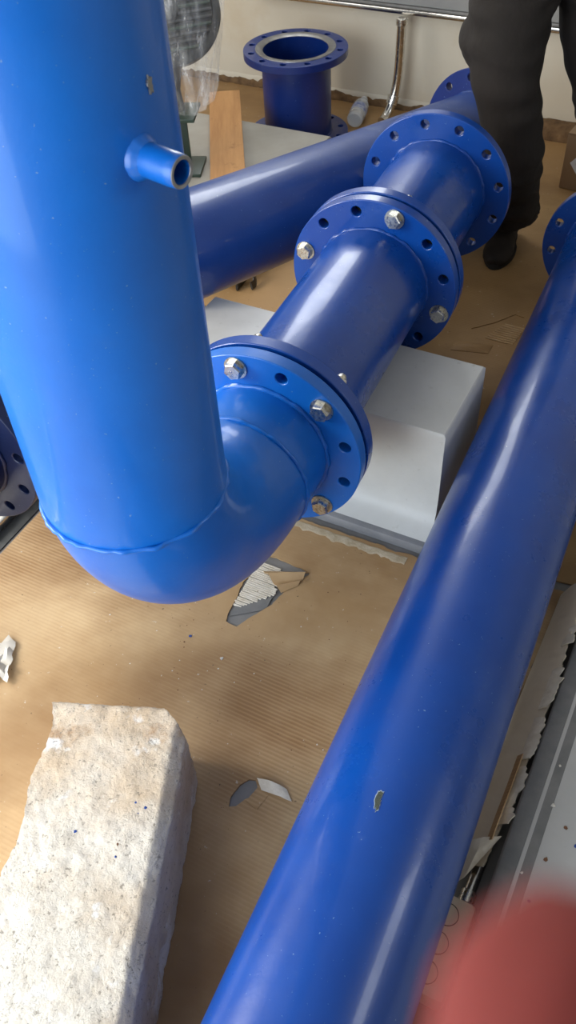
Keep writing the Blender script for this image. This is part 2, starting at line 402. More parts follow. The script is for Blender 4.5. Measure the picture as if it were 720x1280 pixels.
# grey metal wall panel with bright lower rail
t0 = thing('wall_panel', 'grey metal panel with a bright lower rail fixed low on the cream wall', 'panel', W(-1.2, 3.63, .40))
bm = newbm(); bbox(bm, -2.1, .4, 3.60, 3.658, .43, .95, .004); obj('panel_face', bm, M['panel'], t0)
bm = newbm(); bbox(bm, -2.1, .4, 3.585, 3.655, .398, .418, .006); obj('lower_rail', bm, M['chrome'], t0)
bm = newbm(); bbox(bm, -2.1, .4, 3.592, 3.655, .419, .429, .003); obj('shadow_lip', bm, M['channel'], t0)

# chrome conduit running down the wall and bending out to the floor
cp = spline([W(-1.388, 3.560, .395), W(-1.390, 3.560, .30), W(-1.392, 3.557, .2), W(-1.398, 3.545, .12), W(-1.408, 3.52, .06), W(-1.416, 3.49, .030), W(-1.420, 3.46, .0235)])
t0 = thing('steel_conduit', 'bright steel conduit dropping from the wall rail and bending out to the floor', 'conduit', W(-1.39, 3.575, 0))
bm = newbm(); tube(bm, cp, .0185); obj('conduit_tube', bm, M['chrome'], t0)
for p, q in ((W(-1.388, 3.560, .394), W(-1.388, 3.560, .372)), (cp[26], cp[30])):
    bm = newbm(); tube(bm, [p, q], .0235, 12); obj('coupling', bm, M['zinc'], t0)

# steel channels edging the cardboard
bm = newbm(); bbox(bm, -1.405, -1.385, -.8, 1.98, 0, .03, .006); bbox(bm, -1.43, -1.413, -.8, 1.98, 0, .022, .005)
tag(obj('steel_edge_strip', bm, M['chrome'], loc=W(-1.395, .6, 0)), 'bright steel edge strip on the floor beside the dark flange', 'strip')
bm = newbm(); bbox(bm, -1.384, -1.348, -.8, 1.98, 0, .004); tag(obj('gap_shade_strip', bm, M['darksteel'], loc=W(-1.366, .6, 0)), 'dark flat strip standing for the shade in the gap between steel edge and cardboard', 'strip')  # dark strip added where the open gap only lies in shade

t0 = thing('steel_base_frame', 'grey steel base frame with flat plate top beside the long blue pipe', 'frame', W(.5, .6, 0))
bm = newbm(); bbox(bm, .02, 1.5, -.9, 2.9, .090, .098, .002); obj('plate', bm, M['plate'], t0)
bm = newbm()
pr_ = [(-.012, 0), (-.012, .082), (-.009, .089), (-.004, .092), (.03, .0985), (.045, .0985), (.045, .088), (.0, .080), (.0, .008), (.03, .008), (.03, 0)]
b2 = bmesh.new(); rr = []
for n_ in (-.9, 2.9): rr.append([b2.verts.new(W(s, n_, z)) for s, z in pr_])
for i in range(len(pr_)): b2.faces.new((rr[0][i], rr[0][(i + 1) % len(pr_)], rr[1][(i + 1) % len(pr_)], rr[1][i]))
b2.faces.new(rr[0]); b2.faces.new(rr[1][::-1]); bmesh.ops.recalc_face_normals(b2, faces=b2.faces); merge(bm, b2)
obj('channel', bm, M['channel'], t0)
for n_ in (-.6, .9, 2.6):
    bm = newbm(); bbox(bm, .05, 1.45, n_ - .04, n_ + .04, 0, .089); obj('cross_member', bm, M['darksteel'], t0)
bm = newbm(); prism(bm, circle(.021, 28), [], .0985, .100, Matrix.Translation(V((.616, .657, 0)))); obj('hole_cover', bm, M['card_core'], t0)

# ------------------------------------------------------------------ cardboard on the floor
def P2(L): return [(a, b) for a, b in L]
def jag(poly, amp=.002, step=.006, seed=0):
    out = []; n = len(poly)
    for i in range(n):
        a = V((*poly[i], 0)); b = V((*poly[(i + 1) % n], 0)); k = max(1, int((b - a).length / step))
        for j in range(k):
            p = a.lerp(b, j / k); out.append((p.x + amp * noise.noise(p * 70 + V((seed, 0, 0))), p.y + amp * noise.noise(p * 70 + V((0, seed + 9, 0)))))
    return out
CT = .004
def wl(s, n): p = W(s, n); return (p.x, p.y)
def jedge(s0, n0, s1, n1, step, amp, seed):
    k = int(math.hypot(s1 - s0, n1 - n0) / step); ds, dn = (s1 - s0), (n1 - n0); L = math.hypot(ds, dn); o = []
    for i in range(k):
        u = i / k; q = amp * (noise.noise(V((u * L * 25, seed, 0))) + .6 * noise.noise(V((u * L * 90, seed, 4))))
        o.append(wl(s0 + ds * u - dn / L * q, n0 + dn * u + ds / L * q))
    return o
tear1 = jag([(-.158, 1.192), (-.133, 1.176), (-.100, 1.20), (-.051, 1.231), (-.010, 1.278), (.043, 1.316), (.020, 1.335), (-.036, 1.372), (-.075, 1.385), (-.085, 1.341), (-.118, 1.30), (-.128, 1.27), (-.143, 1.235)], .003)
tear2 = jag([(-.152, .752), (-.147, .772), (-.130, .795), (-.112, .806), (-.098, .803), (-.094, .785), (-.104, .770), (-.120, .764), (-.138, .752)], .0015, .004)
front_out = (jedge(-1.342, -.7, -1.338, 1.2, .05, .004, 1) + jedge(-1.338, 1.2, -1.335, 2.0, .05, .004, 2) + jedge(-1.335, 2.0, -1.17, 2.0, .02, .003, 3)
             + jedge(-1.17, 2.0, -1.17, 1.30, .03, .003, 3) + jedge(-1.17, 1.305, -.40, 1.312, .008, .006, 5) + jedge(-.385, 1.32, -.07, 1.36, .01, .005, 6) + jedge(-.07, 1.36, -.085, .72, .012, .008, 7) + jedge(-.11, .70, -.13, -.7, .03, .01, 8) + jedge(-.13, -.7, -1.342, -.7, .1, .004, 9))
def sheet(name, label, out, holes, m_, z0=0.0005):
    bm = newbm(); prism(bm, out, holes, z0, z0 + CT)
    c = V((sum(p[0] for p in out) / len(out), sum(p[1] for p in out) / len(out), 0))
    t = thing(name, label, 'cardboard', c); obj('sheet', bm, m_, t, 30); return t
cs1 = sheet('cardboard_sheet', 'torn light brown cardboard sheet in front of the grey plinth', front_out, [tear1, tear2], M['card'])
# curled and lifted liner round the tears
def patch(bm, rows, th=.0012):
    """grid patch: rows of world points, given thickness"""
    b2 = bmesh.new(); g = [[b2.verts.new(V(p)) for p in r] for r in rows]
    for a, b in zip(g, g[1:]):
        for i in range(len(a) - 1): b2.faces.new((a[i], a[i + 1], b[i + 1], b[i]))
    bmesh.ops.recalc_face_normals(b2, faces=b2.faces)
    r = bmesh.ops.solidify(b2, geom=list(b2.faces), thickness=th); merge(bm, b2)
# exposed pale fluting of the torn corner, each ridge a rounded strip
for i in range(25):
    u = i / 24; a = V((-.139, 1.240, .0032)).lerp(V((-.078, 1.362, .0032)), u) + V((.004 * noise.noise(V((i * .7, 0, 0))), 0, 0)); L = (.020 + .055 * min(1, u * 2.2)) * (1 - .45 * max(0, u - .6))
    bm = newbm(); tube(bm, [a + (SV * (L * (1 + .22 * noise.noise(V((i * 1.7, 3, 0)))) * q / 4)) + V((0, .0012 * noise.noise(V((i * .3, q, 0))), .0006 * noise.noise(V((i, q, 5))))) for q in range(5)], .0027, 6)
    obj('flute', bm, M['card_core'], cs1)
bm = newbm()
rows = []
for j in range(9):      # folded-back brown liner with a long crease
    v_ = j / 8
    r = []
    for i in range(10):
        u = i / 9
        p = V((-.068, 1.330, 0)).lerp(V((-.028, 1.262, 0)), v_) + (V((.108, -.012, 0)) * u).lerp(V((.040, .018, 0)) * u, v_)
        p.z = .006 + .016 * math.exp(-((v_ - .30) / .14) ** 2) + .008 * math.exp(-((v_ - .78) / .1) ** 2) + .001 * noise.noise(p * 60)
        r.append(p)
    rows.append(r)
patch(bm, rows); obj('folded_liner', bm, M['card'], cs1, 60)
bm = newbm(); rows = []
for j in range(5):
    rows.append([V((-.138, 1.228, 0)).lerp(V((-.055, 1.240, 0)), i / 9) + V((.005, .010, 0)) * (j - 2) + V((0, 0, .002 + .003 * (1 - abs(j - 2) / 2))) for i in range(10)])
patch(bm, rows); obj('floor_seam', bm, M['channel'], cs1, 60)
bm = newbm(); rows = []
for j in range(5):
    rows.append([V((-.095, .806, 0)).lerp(V((-.038, .778, 0)), i / 8) + V((.002, -.0065, 0)) * j + V((0, 0, .007 + .010 * sin(pi * i / 8) * (1 - j / 6))) + V((.001, .001, 0)) * noise.noise(V((i * 1.3, j * 1.7, 0))) for i in range(9)])
patch(bm, rows); obj('lifted_flap', bm, M['card_core'], cs1, 60)
bm = newbm(); rows = []
for j in range(4):
    rows.append([V((-.118, .760, 0)).lerp(V((-.092, .790, 0)), i / 5) + V((.007, -.006, 0)) * j + V((0, 0, .005 + .003 * noise.noise(V((i * .9, j * 1.3, 5))))) for i in range(6)])
patch(bm, rows); obj('torn_tongue', bm, M['card'], cs1, 60)
# pale torn fringe facing the plinth
bm = newbm(); rows = []
for j in range(5):
    rows.append([W(-1.10 + .0065 * i, 1.300 - .0055 * j + .004 * noise.noise(V((i * .21, j * .1, 0))) + (.010 * noise.noise(V((i * .33, 8, 0))) + .004 * noise.noise(V((i * .9, 2, 0))) if j == 4 else 0), .0050 + (.0016 if j % 2 else 0) + .0004 * noise.noise(V((i * .5, j, 0)))) for i in range(104)])
patch(bm, rows, .0005); obj('torn_fringe', bm, M['fringe'], cs1, 60)
back_out = (jedge(-2.75, 2.0, -2.75, 3.632, .2, .004, 11) + jedge(-2.75, 3.632, -.80, 3.632, .01, .012, 12) + jedge(-.80, 3.58, -.02, 3.58, .02, .01, 13)
            + jedge(-.02, 3.58, -.03, 1.45, .03, .006, 14) + jedge(-.03, 1.39, -.385, 1.36, .01, .004, 15) + jedge(-.385, 1.36, -.385, 1.71, .02, .002, 16) + jedge(-.385, 1.71, -1.16, 1.71, .02, .003, 17)
            + jedge(-1.16, 1.71, -1.16, 2.02, .02, .003, 18) + jedge(-1.16, 2.02, -2.75, 2.02, .03, .004, 19))
tear3 = jag([wl(-.548, 2.185), wl(-.60, 2.24), wl(-.545, 2.30), wl(-.50, 2.365), wl(-.47, 2.36), wl(-.44, 2.25), wl(-.49, 2.19)], .003)
cs2 = sheet('cardboard_sheet', 'orange-brown cardboard sheet covering the floor behind the grey plinth up to the wall', back_out, [tear3], M['card_back'])
bm = newbm()
for i in range(9):
    a = W(-.545 + .004 * i, 2.215 + .011 * i, .0035); tube(bm, [a, a + SV * .05, a + SV * (.085 - .003 * i)], .0032, 8)
obj('flute', bm, M['card_in'], cs2)
bm = newbm(); rows = []
for j in range(5):
    rows.append([W(-.425 + .012 * j + .05 * i / 10, 2.45 - .022 * i, .006 + .016 * sin(pi * j / 4) * (1 - i / 14)) for i in range(11)])
patch(bm, rows); obj('lifted_flap', bm, M['card_back'], cs2, 60)
bm = newbm(); rows = []
for j in range(5):
    rows.append([W(-.62 + .012 * i, 2.16 - .012 * j + .003 * i, .006 + .01 * sin(pi * j / 4) * sin(pi * i / 9)) for i in range(10)])
patch(bm, rows); obj('lifted_flap', bm, M['card_back'], cs2, 60)

bm = newbm(); prism(bm, [(x, y) for x, y in tear3], [], .0006, .0022); obj('inner_liner', bm, M['card_back'], cs2, 30)
# strip of cardboard bent upright against the steel channel
t0 = thing('bent_cardboard_strip', 'ragged pale cardboard strip bent up between the long pipe and the steel channel', 'cardboard', W(-.05, 1.0, 0))
def strip(n0, n1, k, inner, outer, zi, zo, seed, amp):
    rows = [[], [], [], []]
    for i in range(k + 1):
        u = i / k; n_ = n0 + (n1 - n0) * u
        q = amp * (noise.noise(V((n_ * 22, seed, 0))) + .8 * noise.noise(V((n_ * 80, seed, 5))))
        si, so = inner(u), outer(u) + q * .5
        for j, f_ in enumerate((0, .35, .7, 1)):
            rows[j].append(W(si + (so - si) * f_, n_, zi + (zo(u) + q - zi) * (f_ ** .7)))
    return rows
bm = newbm(); patch(bm, strip(.66, 1.345, 110, lambda u: -.082 + .01 * u, lambda u: -.030 + .012 * sin(pi * u), .007, lambda u: .055 + .035 * u, 3, .010), .003)
obj('bent_panel', bm, M['panel_card'], t0, 60)
for n0, n1, sd in ((1.16, 1.34, 4), (1.00, 1.10, 5), (.88, .98, 9), (.74, .865, 14)):
    bm = newbm(); patch(bm, strip(n0, n1, int((n1 - n0) / .005), lambda u: -.036, lambda u: -.020 + .006 * sin(pi * u), .055 + .03 * (n0 - .66), lambda u: .078 + .02 * (n0 - .66) / .7, sd, .020), .0022)
    obj('torn_edge', bm, M['card_core'], t0, 60)
bm = newbm(); patch(bm, [[W(-.080, .600 + .022 * i, .03 + .004 * i), W(-.055 + .002 * i, .628 + .018 * i, .055 + .006 * i), W(-.028 + .002 * i, .70 + .004 * i, .070 + .002 * i)] for i in range(5)], .002)
obj('folded_corner', bm, M['card_core'], t0, 60)
bm = newbm(); patch(bm, [[W(-.040 + .004 * j, .70 + .03 * i, .070 + .012 * sin(i * 1.1) + .008 * j) for i in range(7)] for j in range(3)], .002)
obj('torn_edge', bm, M['card'], t0, 60)

# bright conduit in the gap + junction box
t0 = thing('floor_conduit', 'thin bright conduit lying in the dark gap beside the long pipe', 'conduit', W(-.045, 1.4, 0))
bm = newbm(); tube(bm, [W(-.040, .60, .016), W(-.036, 1.1, .016), W(-.034, 1.8, .016), W(-.034, 2.8, .016)], .011, 14); obj('conduit_tube', bm, M['chrome'], t0)
bm = newbm(); tube(bm, [W(-.0402, .60, .016), W(-.0400, .622, .016)], .0145, 12); obj('coupling', bm, M['zinc'], t0)
t0 = thing('junction_box', 'ivory plastic junction box with round knock-outs under the long pipe', 'junction box', W(-.062, .515, 0))
bm = newbm(); bbox(bm, -.105, -.018, .42, .592, 0.001, .058, .010); obj('box_body', bm, M['junction'], t0)
for n_ in (.555, .505, .455):
    bm = newbm(); lathe(bm, [(.0195, .0575), (.0195, .0592), (.0182, .0592), (.0182, .0575)], Matrix.Translation(W(-.060, n_, 0)), 32, True); obj('knockout', bm, M['rubber'], t0)
    bm = newbm(); lathe(bm, [(0, .0588), (.0180, .0588), (.0180, .0575)], Matrix.Translation(W(-.060, n_, 0)), 32); obj('knockout_disc', bm, M['junction'], t0)

# ------------------------------------------------------------------ grey concrete plinths
M['slab'] = simple('dusty_grey_slab', (.26, .24, .20), (.34, .32, .28), 5, .5, .2)
def plinth(name, label, s0, s1, n0, n1, zt, base=True):
    t = thing(name, label, 'plinth', W((s0 + s1) / 2, (n0 + n1) / 2, 0))
    bm = newbm(); b2 = bmesh.new(); zz = [(.028, .065), (.045, .030), (.075, .008), (.12, 0.0), (zt - .006, 0.0), (zt, .006)]
    rings = []
    for z, e in zz:
        e2 = e if z < zt - .001 else -.005
        f0, f1, g0, g1 = s0 - e2 * .1, s1 + e2 * .1, n0 - e2, n1 + e2 * .1
        if z >= zt - .001: f0, f1, g0, g1 = s0 + .005, s1 - .005, n0 + .005, n1 - .005
        rings.append([b2.verts.new(W(*q, z)) for q in ((f0, g0), (f1, g0), (f1, g1), (f0, g1))])
    for a, b in zip(rings, rings[1:]):
        for i in range(4): b2.faces.new((a[i], a[(i + 1) % 4], b[(i + 1) % 4], b[i]))
    b2.faces.new(rings[-1]); b2.faces.new(rings[0][::-1])
    bmesh.ops.recalc_face_normals(b2, faces=b2.faces); merge(bm, b2)
    obj('plinth_body', bm, M['plinth'] if base else M['slab'], t, 50)
    if base:
        bm = newbm(); bbox(bm, s0 - .004, s1 + .004, n0 - .078, n1 + .004, 0, .03, .005); obj('plinth_base', bm, M['plinth_base'], t)
    return t
plinth('concrete_plinth', 'grey painted concrete plinth under the flanged blue pipe line', -1.15, -.402, 1.405, 1.678, .3195)
plinth('concrete_plinth', 'grey painted slab plinth carrying the wooden board near the back wall', -2.2, -1.385, 2.2, 2.9, .2, False)
plinth('concrete_plinth', 'grey plinth under the dark blue flange behind the tall riser', -1.95, -1.46, 1.10, 1.36, .3195)

# ------------------------------------------------------------------ pipes
RO, RI = .1365, .1285
def flange_bm(m_, phase, th=.028, ro=.205, ri=RO - .001, mate=1):
    bm = newbm()
    holes = [circle(ri, 64)] + [circle(.0122, 14, .1775 * cos(phase + k * pi / 6), .1775 * sin(phase + k * pi / 6)) for k in range(12)]
    prism(bm, circle(ro, 96), holes, 0, th, m_)
    return bm
def add_flange(par, o, d, phase, mt, th=.028, name='flange', label=None):
    f = obj(name, flange_bm(frame(o, d), phase, th), mt, par, 30)
    md = f.modifiers.new('bevel', 'BEVEL'); md.width = .002; md.segments = 2; md.limit_method = 'ANGLE'; md.angle_limit = radians(60)
    if label: f['label'] = label
    return f
def weld(par, o, d, mt, r=RO, size=.0055):
    bm = newbm(); prof = [(r - .001 + size * cos(a), size * .9 * sin(a)) for a in [i * pi / 4 for i in range(8)]]
    lathe(bm, prof, frame(o, d), 160, True, .0040); return obj('weld_seam', bm, mt, par, 60)
def pipe_tube(par, o, d, L, mt, name='pipe', ro=RO, ri=RI, n=96):
    bm = newbm(); k = max(2, int(L / .1)); prof = [(ro, L * i / k) for i in range(k + 1)] + [(ri, L), (ri, 0)]
    lathe(bm, prof, frame(o, d), n, True); return obj(name, bm, mt, par, 40)
def hexbolt(par, p, d, grip, rot):
    """bolt head on the near side at p (flange face), d points into the joint"""
    d = V(d).normalized(); m_ = frame(p, -d) @ Matrix.Rotation(rot, 4, 'Z')
    bm = newbm()
    rr = .0162; prof = [(.0, .0175), (.0118, .0175), (.0155, .0158), (.0162, .0150), (.0162, .0035), (0, .0035)]
    b2 = bmesh.new(); R_ = [[b2.verts.new((r * cos(i * pi / 3), r * sin(i * pi / 3), z)) for i in range(6)] for r, z in ((.0162, .0182), (.0182, .0160), (.0182, .0034))]
    for a, b in zip(R_, R_[1:]):
        for i in range(6): b2.faces.new((a[i], a[(i + 1) % 6], b[(i + 1) % 6], b[i]))
    b2.faces.new(R_[0]); b2.faces.new(R_[-1][::-1]); bmesh.ops.recalc_face_normals(b2, faces=b2.faces)
    bmesh.ops.transform(b2, matrix=m_, verts=b2.verts); merge(bm, b2)
    # stamped marks on the head
    for q in range(3): box(bm, (-.005 + .005 * q, .001, .0183), (.0013, .005, .0006), m_)
    tube(bm, [p - d * .003, p + d * (grip + .030)], .0100, 14)
    lathe(bm, [(.0100, 0), (.0085, .005), (.004, .007), (0, .0075)], frame(p + d * (grip + .030), d), 14)
    b = obj('bolt', bm, M['zinc'], par, 30)
    bm = newbm(); lathe(bm, [(.0100, .0003), (.0230, .0003), (.0230, .0034), (.0100, .0034)], m_, 28, True); obj('washer', bm, M['washer'], b, 30)
    bm = newbm(); m2 = frame(p + d * grip, d) @ Matrix.Rotation(rot + .4, 4, 'Z')
    b2 = bmesh.new(); R_ = [[b2.verts.new((r * cos(i * pi / 3), r * sin(i * pi / 3), z)) for i in range(6)] for r, z in ((.0182, .0005), (.0182, .016), (.0165, .0178))]
    for a, c_ in zip(R_, R_[1:]):
        for i in range(6): b2.faces.new((a[i], a[(i + 1) % 6], c_[(i + 1) % 6], c_[i]))
    b2.faces.new(R_[0][::-1]); b2.faces.new(R_[-1]); bmesh.ops.recalc_face_normals(b2, faces=b2.faces); bmesh.ops.transform(b2, matrix=m2, verts=b2.verts); merge(bm, b2)
    obj('nut', bm, M['zinc'], b, 30)
    return b
AZ = radians(26.98)
A = V((sin(AZ), cos(AZ), 0)); Hh = V((cos(AZ), -sin(AZ), 0)); UP = V((0, 0, 1))
F1 = V((-.0395, 1.2875, .4575))
def fphase(ph):   # photo phase (clockwise from up, seen from the camera) -> local angle in frame(o, A): x = UP x A, y = up
    return pi / 2 - ph if frame(V(), A).col[0].xyz.dot(Hh) > 0 else pi / 2 + ph
def ringpt(c, ang, r=.1775): return c + (Hh * sin(ang) + UP * cos(ang)) * r
def riser(F, label, mt, top, nozzle=True, copy=False):
    Rb = .302; L = .4035; Vb = F - A * L
    t = thing('elbow_riser_pipe', label, 'pipe', V((Vb.x, Vb.y, F.z - RO)))
    # elbow swept as one surface with the short stub
    bm = newbm(); C_ = Vb + A * Rb + UP * Rb
    path = [Vb + UP * (Rb + .0)]; 
    secs = []
    for i in range(0, 29):
        a_ = pi / 2 * i / 28; secs.append(C_ - A * Rb * cos(a_) - UP * Rb * sin(a_))
    pts = [V((Vb.x, Vb.y, F.z + Rb + .02))] + secs + [F - A * .05, F + A * .004]
    # tube with explicit tangent frames
    b2 = bmesh.new(); rings = []
    for i, p in enumerate(pts):
        if i <= 1: d = -UP
        elif i >= len(pts) - 2: d = A
        else:
            a_ = pi / 2 * (i - 1) / 28; d = (A * sin(a_) - UP * cos(a_))
        y = Hh.cross(d)
        rings.append([b2.verts.new(p + (Hh * cos(2 * pi * k / 80) + y * sin(2 * pi * k / 80)) * RO * (1 + .004 * noise.noise(V((k * .15, i * .3, 0))))) for k in range(80)])
    for a_, b_ in zip(rings, rings[1:]):
        for k in range(80): b2.faces.new((a_[k], a_[(k + 1) % 80], b_[(k + 1) % 80], b_[k]))
    bmesh.ops.recalc_face_normals(b2, faces=b2.faces); merge(bm, b2)
    obj('elbow', bm, mt, t, 60)
    pipe_tube(t, V((Vb.x, Vb.y, F.z + Rb + .0)), UP, top - F.z - Rb, mt, 'riser_pipe')
    weld(t, V((Vb.x, Vb.y, F.z + Rb - .035)), UP, mt, RO + .001, .0042)
    weld(t, F - A * (L - Rb) + A * .004, A, mt, RO + .001, .0048)
    weld(t, F - A * .002, A, mt, RO + .001, .006)
    add_flange(t, V((Vb.x, Vb.y, top - .028)), UP, .1, mt)
    return t, Vb
rs, VB = riser(F1, 'tall brightly lit blue elbow riser pipe with side nozzle, bolted to the flanged line', M['blue_riser'], 2.55)
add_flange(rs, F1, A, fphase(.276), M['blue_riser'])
# side nozzle, welded to the riser
d_ = V((.768, -.640, -.03)).normalized(); b_ = V((-.1167, .8393, 1.2457)); b_ = b_ - d_ * .006
bm = newbm(); lathe(bm, [(.0168, -.004), (.0166, .045), (.0160, .0545), (.0150, .0555), (.0118, .0548), (.0115, -.004)], frame(b_, d_), 40, True); nz = obj('nozzle', bm, M['blue_riser'], rs, 45)
bm = newbm(); lathe(bm, [(.0235, -.002), (.0225, .005), (.0195, .009), (.0168, .013), (.0160, .004), (.0160, -.002)], frame(b_, d_), 40, True, .0012); obj('weld_seam', bm, M['blue_riser'], nz, 60)
bm = newbm(); lathe(bm, [(.0158, .0552), (.0152, .0560), (.0120, .0556), (.0116, .0545), (.0150, .0545)], frame(b_, d_), 40, True); o = obj('nozzle_rim', bm, M['bareface'], nz, 45); o['label'] = 'scuffed bare metal rim'
bm = newbm(); lathe(bm, [(0, .0), (.0116, .0)], frame(b_ + d_ * .004, d_), 24); o = obj('nozzle_bore', bm, M['rubber'], nz)
def chip(par, c, nrm, w_, h_, mt, seed, rot=0, th=.0006, up=UP):
    m_ = frame(c, nrm, up) @ Matrix.Rotation(rot, 4, 'Z'); pts = []
    for i in range(26):
        a_ = 2 * pi * i / 26; q = 1 + .9 * noise.noise(V((cos(a_) * 2.2, sin(a_) * 2.2, seed))) + .35 * noise.noise(V((cos(a_) * 6, sin(a_) * 6, seed + 3)))
        pts.append((w_ * cos(a_) * q, h_ * sin(a_) * q))
    bm = newbm(); prism(bm, pts, [], -.0012, th, m_); return obj('paint_chip', bm, mt, par, 30)
chip(rs, V((-.1027, .8596, 1.3066)), V((.870, -.492, 0)), .0035, .0075, M['bareface'], 2.2, .3)['label'] = 'bare grey chip in the paint'
# bolts of joint 1
T2 = .608; T3 = 1.085; G = .010
def bolts(par, F, angs, grip):
    for a_ in angs: hexbolt(par, ringpt(F, a_), A, grip, random.uniform(0, 1))
bolts(rs, F1, [.276 + k * pi / 6 for k in (-1, 1, 4, 6, 9)], .028 * 2 + G)
# spool 1
def spool(label, t0_, t1_, ph0, ph1, mt):
    o0 = F1 + A * t0_; t = thing('flanged_spool', label, 'pipe', V((o0.x, o0.y, F1.z - .205)))
    pipe_tube(t, o0 + A * .003, A, t1_ - t0_ + .022, mt)
    add_flange(t, o0, A, fphase(ph0), mt)
    add_flange(t, F1 + A * t1_, A, fphase(ph1), mt)
    weld(t, o0 + A * .029, A, mt); weld(t, F1 + A * (t1_ - .001), A, mt)
    return t
sp1 = spool('blue flanged pipe spool resting over the grey plinth, bolted to the elbow', .028 + G, T2, .276, .282, M['blue'])
sp2 = spool('blue flanged spool at the far end of the bolted line, beside the person', T2 + .028 + G, T3, .282, -.2105, M['blue'])
bolts(sp1, F1 + A * T2, [.282 + k * pi / 6 for k in (-3, 0, 3, 6)], .028 * 2 + G)
for par, F in ((rs, F1 + A * .028), (sp1, F1 + A * (T2 + .028))):
    bm = newbm(); lathe(bm, [(.186, .0003), (.186, G - .0003), (RO + .003, G - .0003), (RO + .003, .0003)], frame(F, A), 96, True); obj('gasket', bm, M['rubber'], par, 30)
# left neighbouring pipe: only its flange shows, shade put into its colour
F2 = V((-.674, 1.348, F1.z))
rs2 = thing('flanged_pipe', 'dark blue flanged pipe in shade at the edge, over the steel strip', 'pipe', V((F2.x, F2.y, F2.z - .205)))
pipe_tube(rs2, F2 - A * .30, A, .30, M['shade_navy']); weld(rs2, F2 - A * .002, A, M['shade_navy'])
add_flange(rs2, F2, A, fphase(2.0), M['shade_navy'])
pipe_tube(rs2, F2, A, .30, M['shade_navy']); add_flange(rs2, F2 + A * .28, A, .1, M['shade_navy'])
# diagonal pipe
dD = V((sin(.85), cos(.85), -.1)).normalized(); pD = V((.017, 2.3, .397))
fD = V((.7022, 2.9019, .3057))
dg = thing('flanged_diagonal_pipe', 'dusty blue pipe lying slantwise behind the bolted line, flange at its far end', 'pipe', V((.2, 2.45, 0)))
Ls = .29; o0 = pD - dD * .40
pipe_tube(dg, o0, dD, (fD - o0).dot(dD) + .02, M['blue_dull'])
add_flange(dg, fD, dD, pi / 2 - .278, M['navy'])
weld(dg, fD - dD * .002, dD, M['blue_dull'])
# long foreground pipe
zL = .2095; AL = .4814; dL = V((sin(AL), cos(AL), 0)); pL = V((.3318, 1, zL))
lp = thing('long_flanged_pipe', 'long blue pipe running past the concrete block, scratched dark chip on top', 'pipe', V((.3318, 1, 0)))
pipe_tube(lp, pL - dL * 1.02, dL, 1.02 + 1.475, M['blue'], n=128)
add_flange(lp, pL + dL * 1.455, dL, pi / 2 - 1.2158, M['blue'])
bm = newbm(); box(bm, (0, 0, .0385), (.16, .07, .066), Matrix.Translation(V((pL.x, pL.y, 0)) - dL * .92) @ Matrix.Rotation(-AL, 4, 'Z'), .003)
tag(obj('timber_block', bm, M['wood'], loc=V((pL.x, pL.y, 0)) - dL * .92), 'small timber block under the near end of the long pipe', 'timber')
weld(lp, pL + dL * 1.454, dL, M['blue'])
nc = V((-.044, .023, .999))
def long_chip(c, w_, h_, mt, seed, th): return chip(lp, c, nc, w_, h_, mt, seed, .12, th, dL)
o = long_chip(V((.1082, .5864, .3460)), .0058, .0150, M['chip_edge'], 4.4, .0004); o['label'] = 'pale rim of the paint chip'
o = long_chip(V((.1082, .5864, .3460)), .0048, .0136, M['chip'], 4.4, .0009); o['label'] = 'dark bare chip on top of the pipe'
# timber bearer under the diagonal pipe (hidden from the photo by the near flange)
bm = newbm(); box(bm, (0, 0, .0945), (.12, .34, .178), Matrix.Translation(V((.44, 2.675, 0))) @ Matrix.Rotation(-.85, 4, 'Z'), .004)
tag(obj('timber_block', bm, M['wood'], loc=V((.44, 2.675, 0))), 'rough timber block propping the slanting pipe behind the far flange', 'timber')

# ------------------------------------------------------------------ standing spool by the wall
cS = V((.148, 3.655, .0046)); hS = .352
t0 = thing('standing_spool', 'dark blue flanged pipe spool standing upright by the cream wall', 'pipe', cS)
pipe_tube(t0, cS + UP * .002, UP, hS - .006, M['navy'])
add_flange(t0, cS, UP, .1, M['navy']); add_flange(t0, cS + UP * (hS - .028), UP, .2, M['navy'], .028)
weld(t0, cS + UP * .029, UP, M['navy'])
bm = newbm(); lathe(bm, [(.158, hS - .0002), (.157, hS + .0022), (RO + .001, hS + .0022), (RO - .008, hS - .004), (RO - .008, hS - .006)], Matrix.Translation(cS), 80, False)
o = obj('raised_face', bm, M['bareface'], t0, 35); o['label'] = 'bare grey sealing face'

# wooden board on the slab plinth
bm = newbm(); mB = Matrix.Translation(V((-.135, 3.20, .212))) @ Matrix.Rotation(radians(1.0), 4, 'Z')
b2 = bmesh.new(); g = []
for i in range(25):
    y = -.42 + .84 * i / 24; wv = .0015 * noise.noise(V((i * .6, 0, 0))); g.append([b2.verts.new(mB @ V((x + wv, y + (.004 * noise.noise(V((x * 90, i, 0))) if i in (0, 24) else 0), z))) for x, z in ((-.060, -.011), (.060, -.011), (.060, .011), (-.060, .011))])
for a, b in zip(g, g[1:]):
    for i in range(4): b2.faces.new((a[i], a[(i + 1) % 4], b[(i + 1) % 4], b[i]))
b2.faces.new(g[0]); b2.faces.new(g[-1][::-1]); bmesh.ops.recalc_face_normals(b2, faces=b2.faces); merge(bm, b2)
tag(obj('wooden_board', bm, M['wood'], loc=V((-.135, 3.2, .2))), 'orange-brown wooden board lying across the grey slab plinth', 'board')

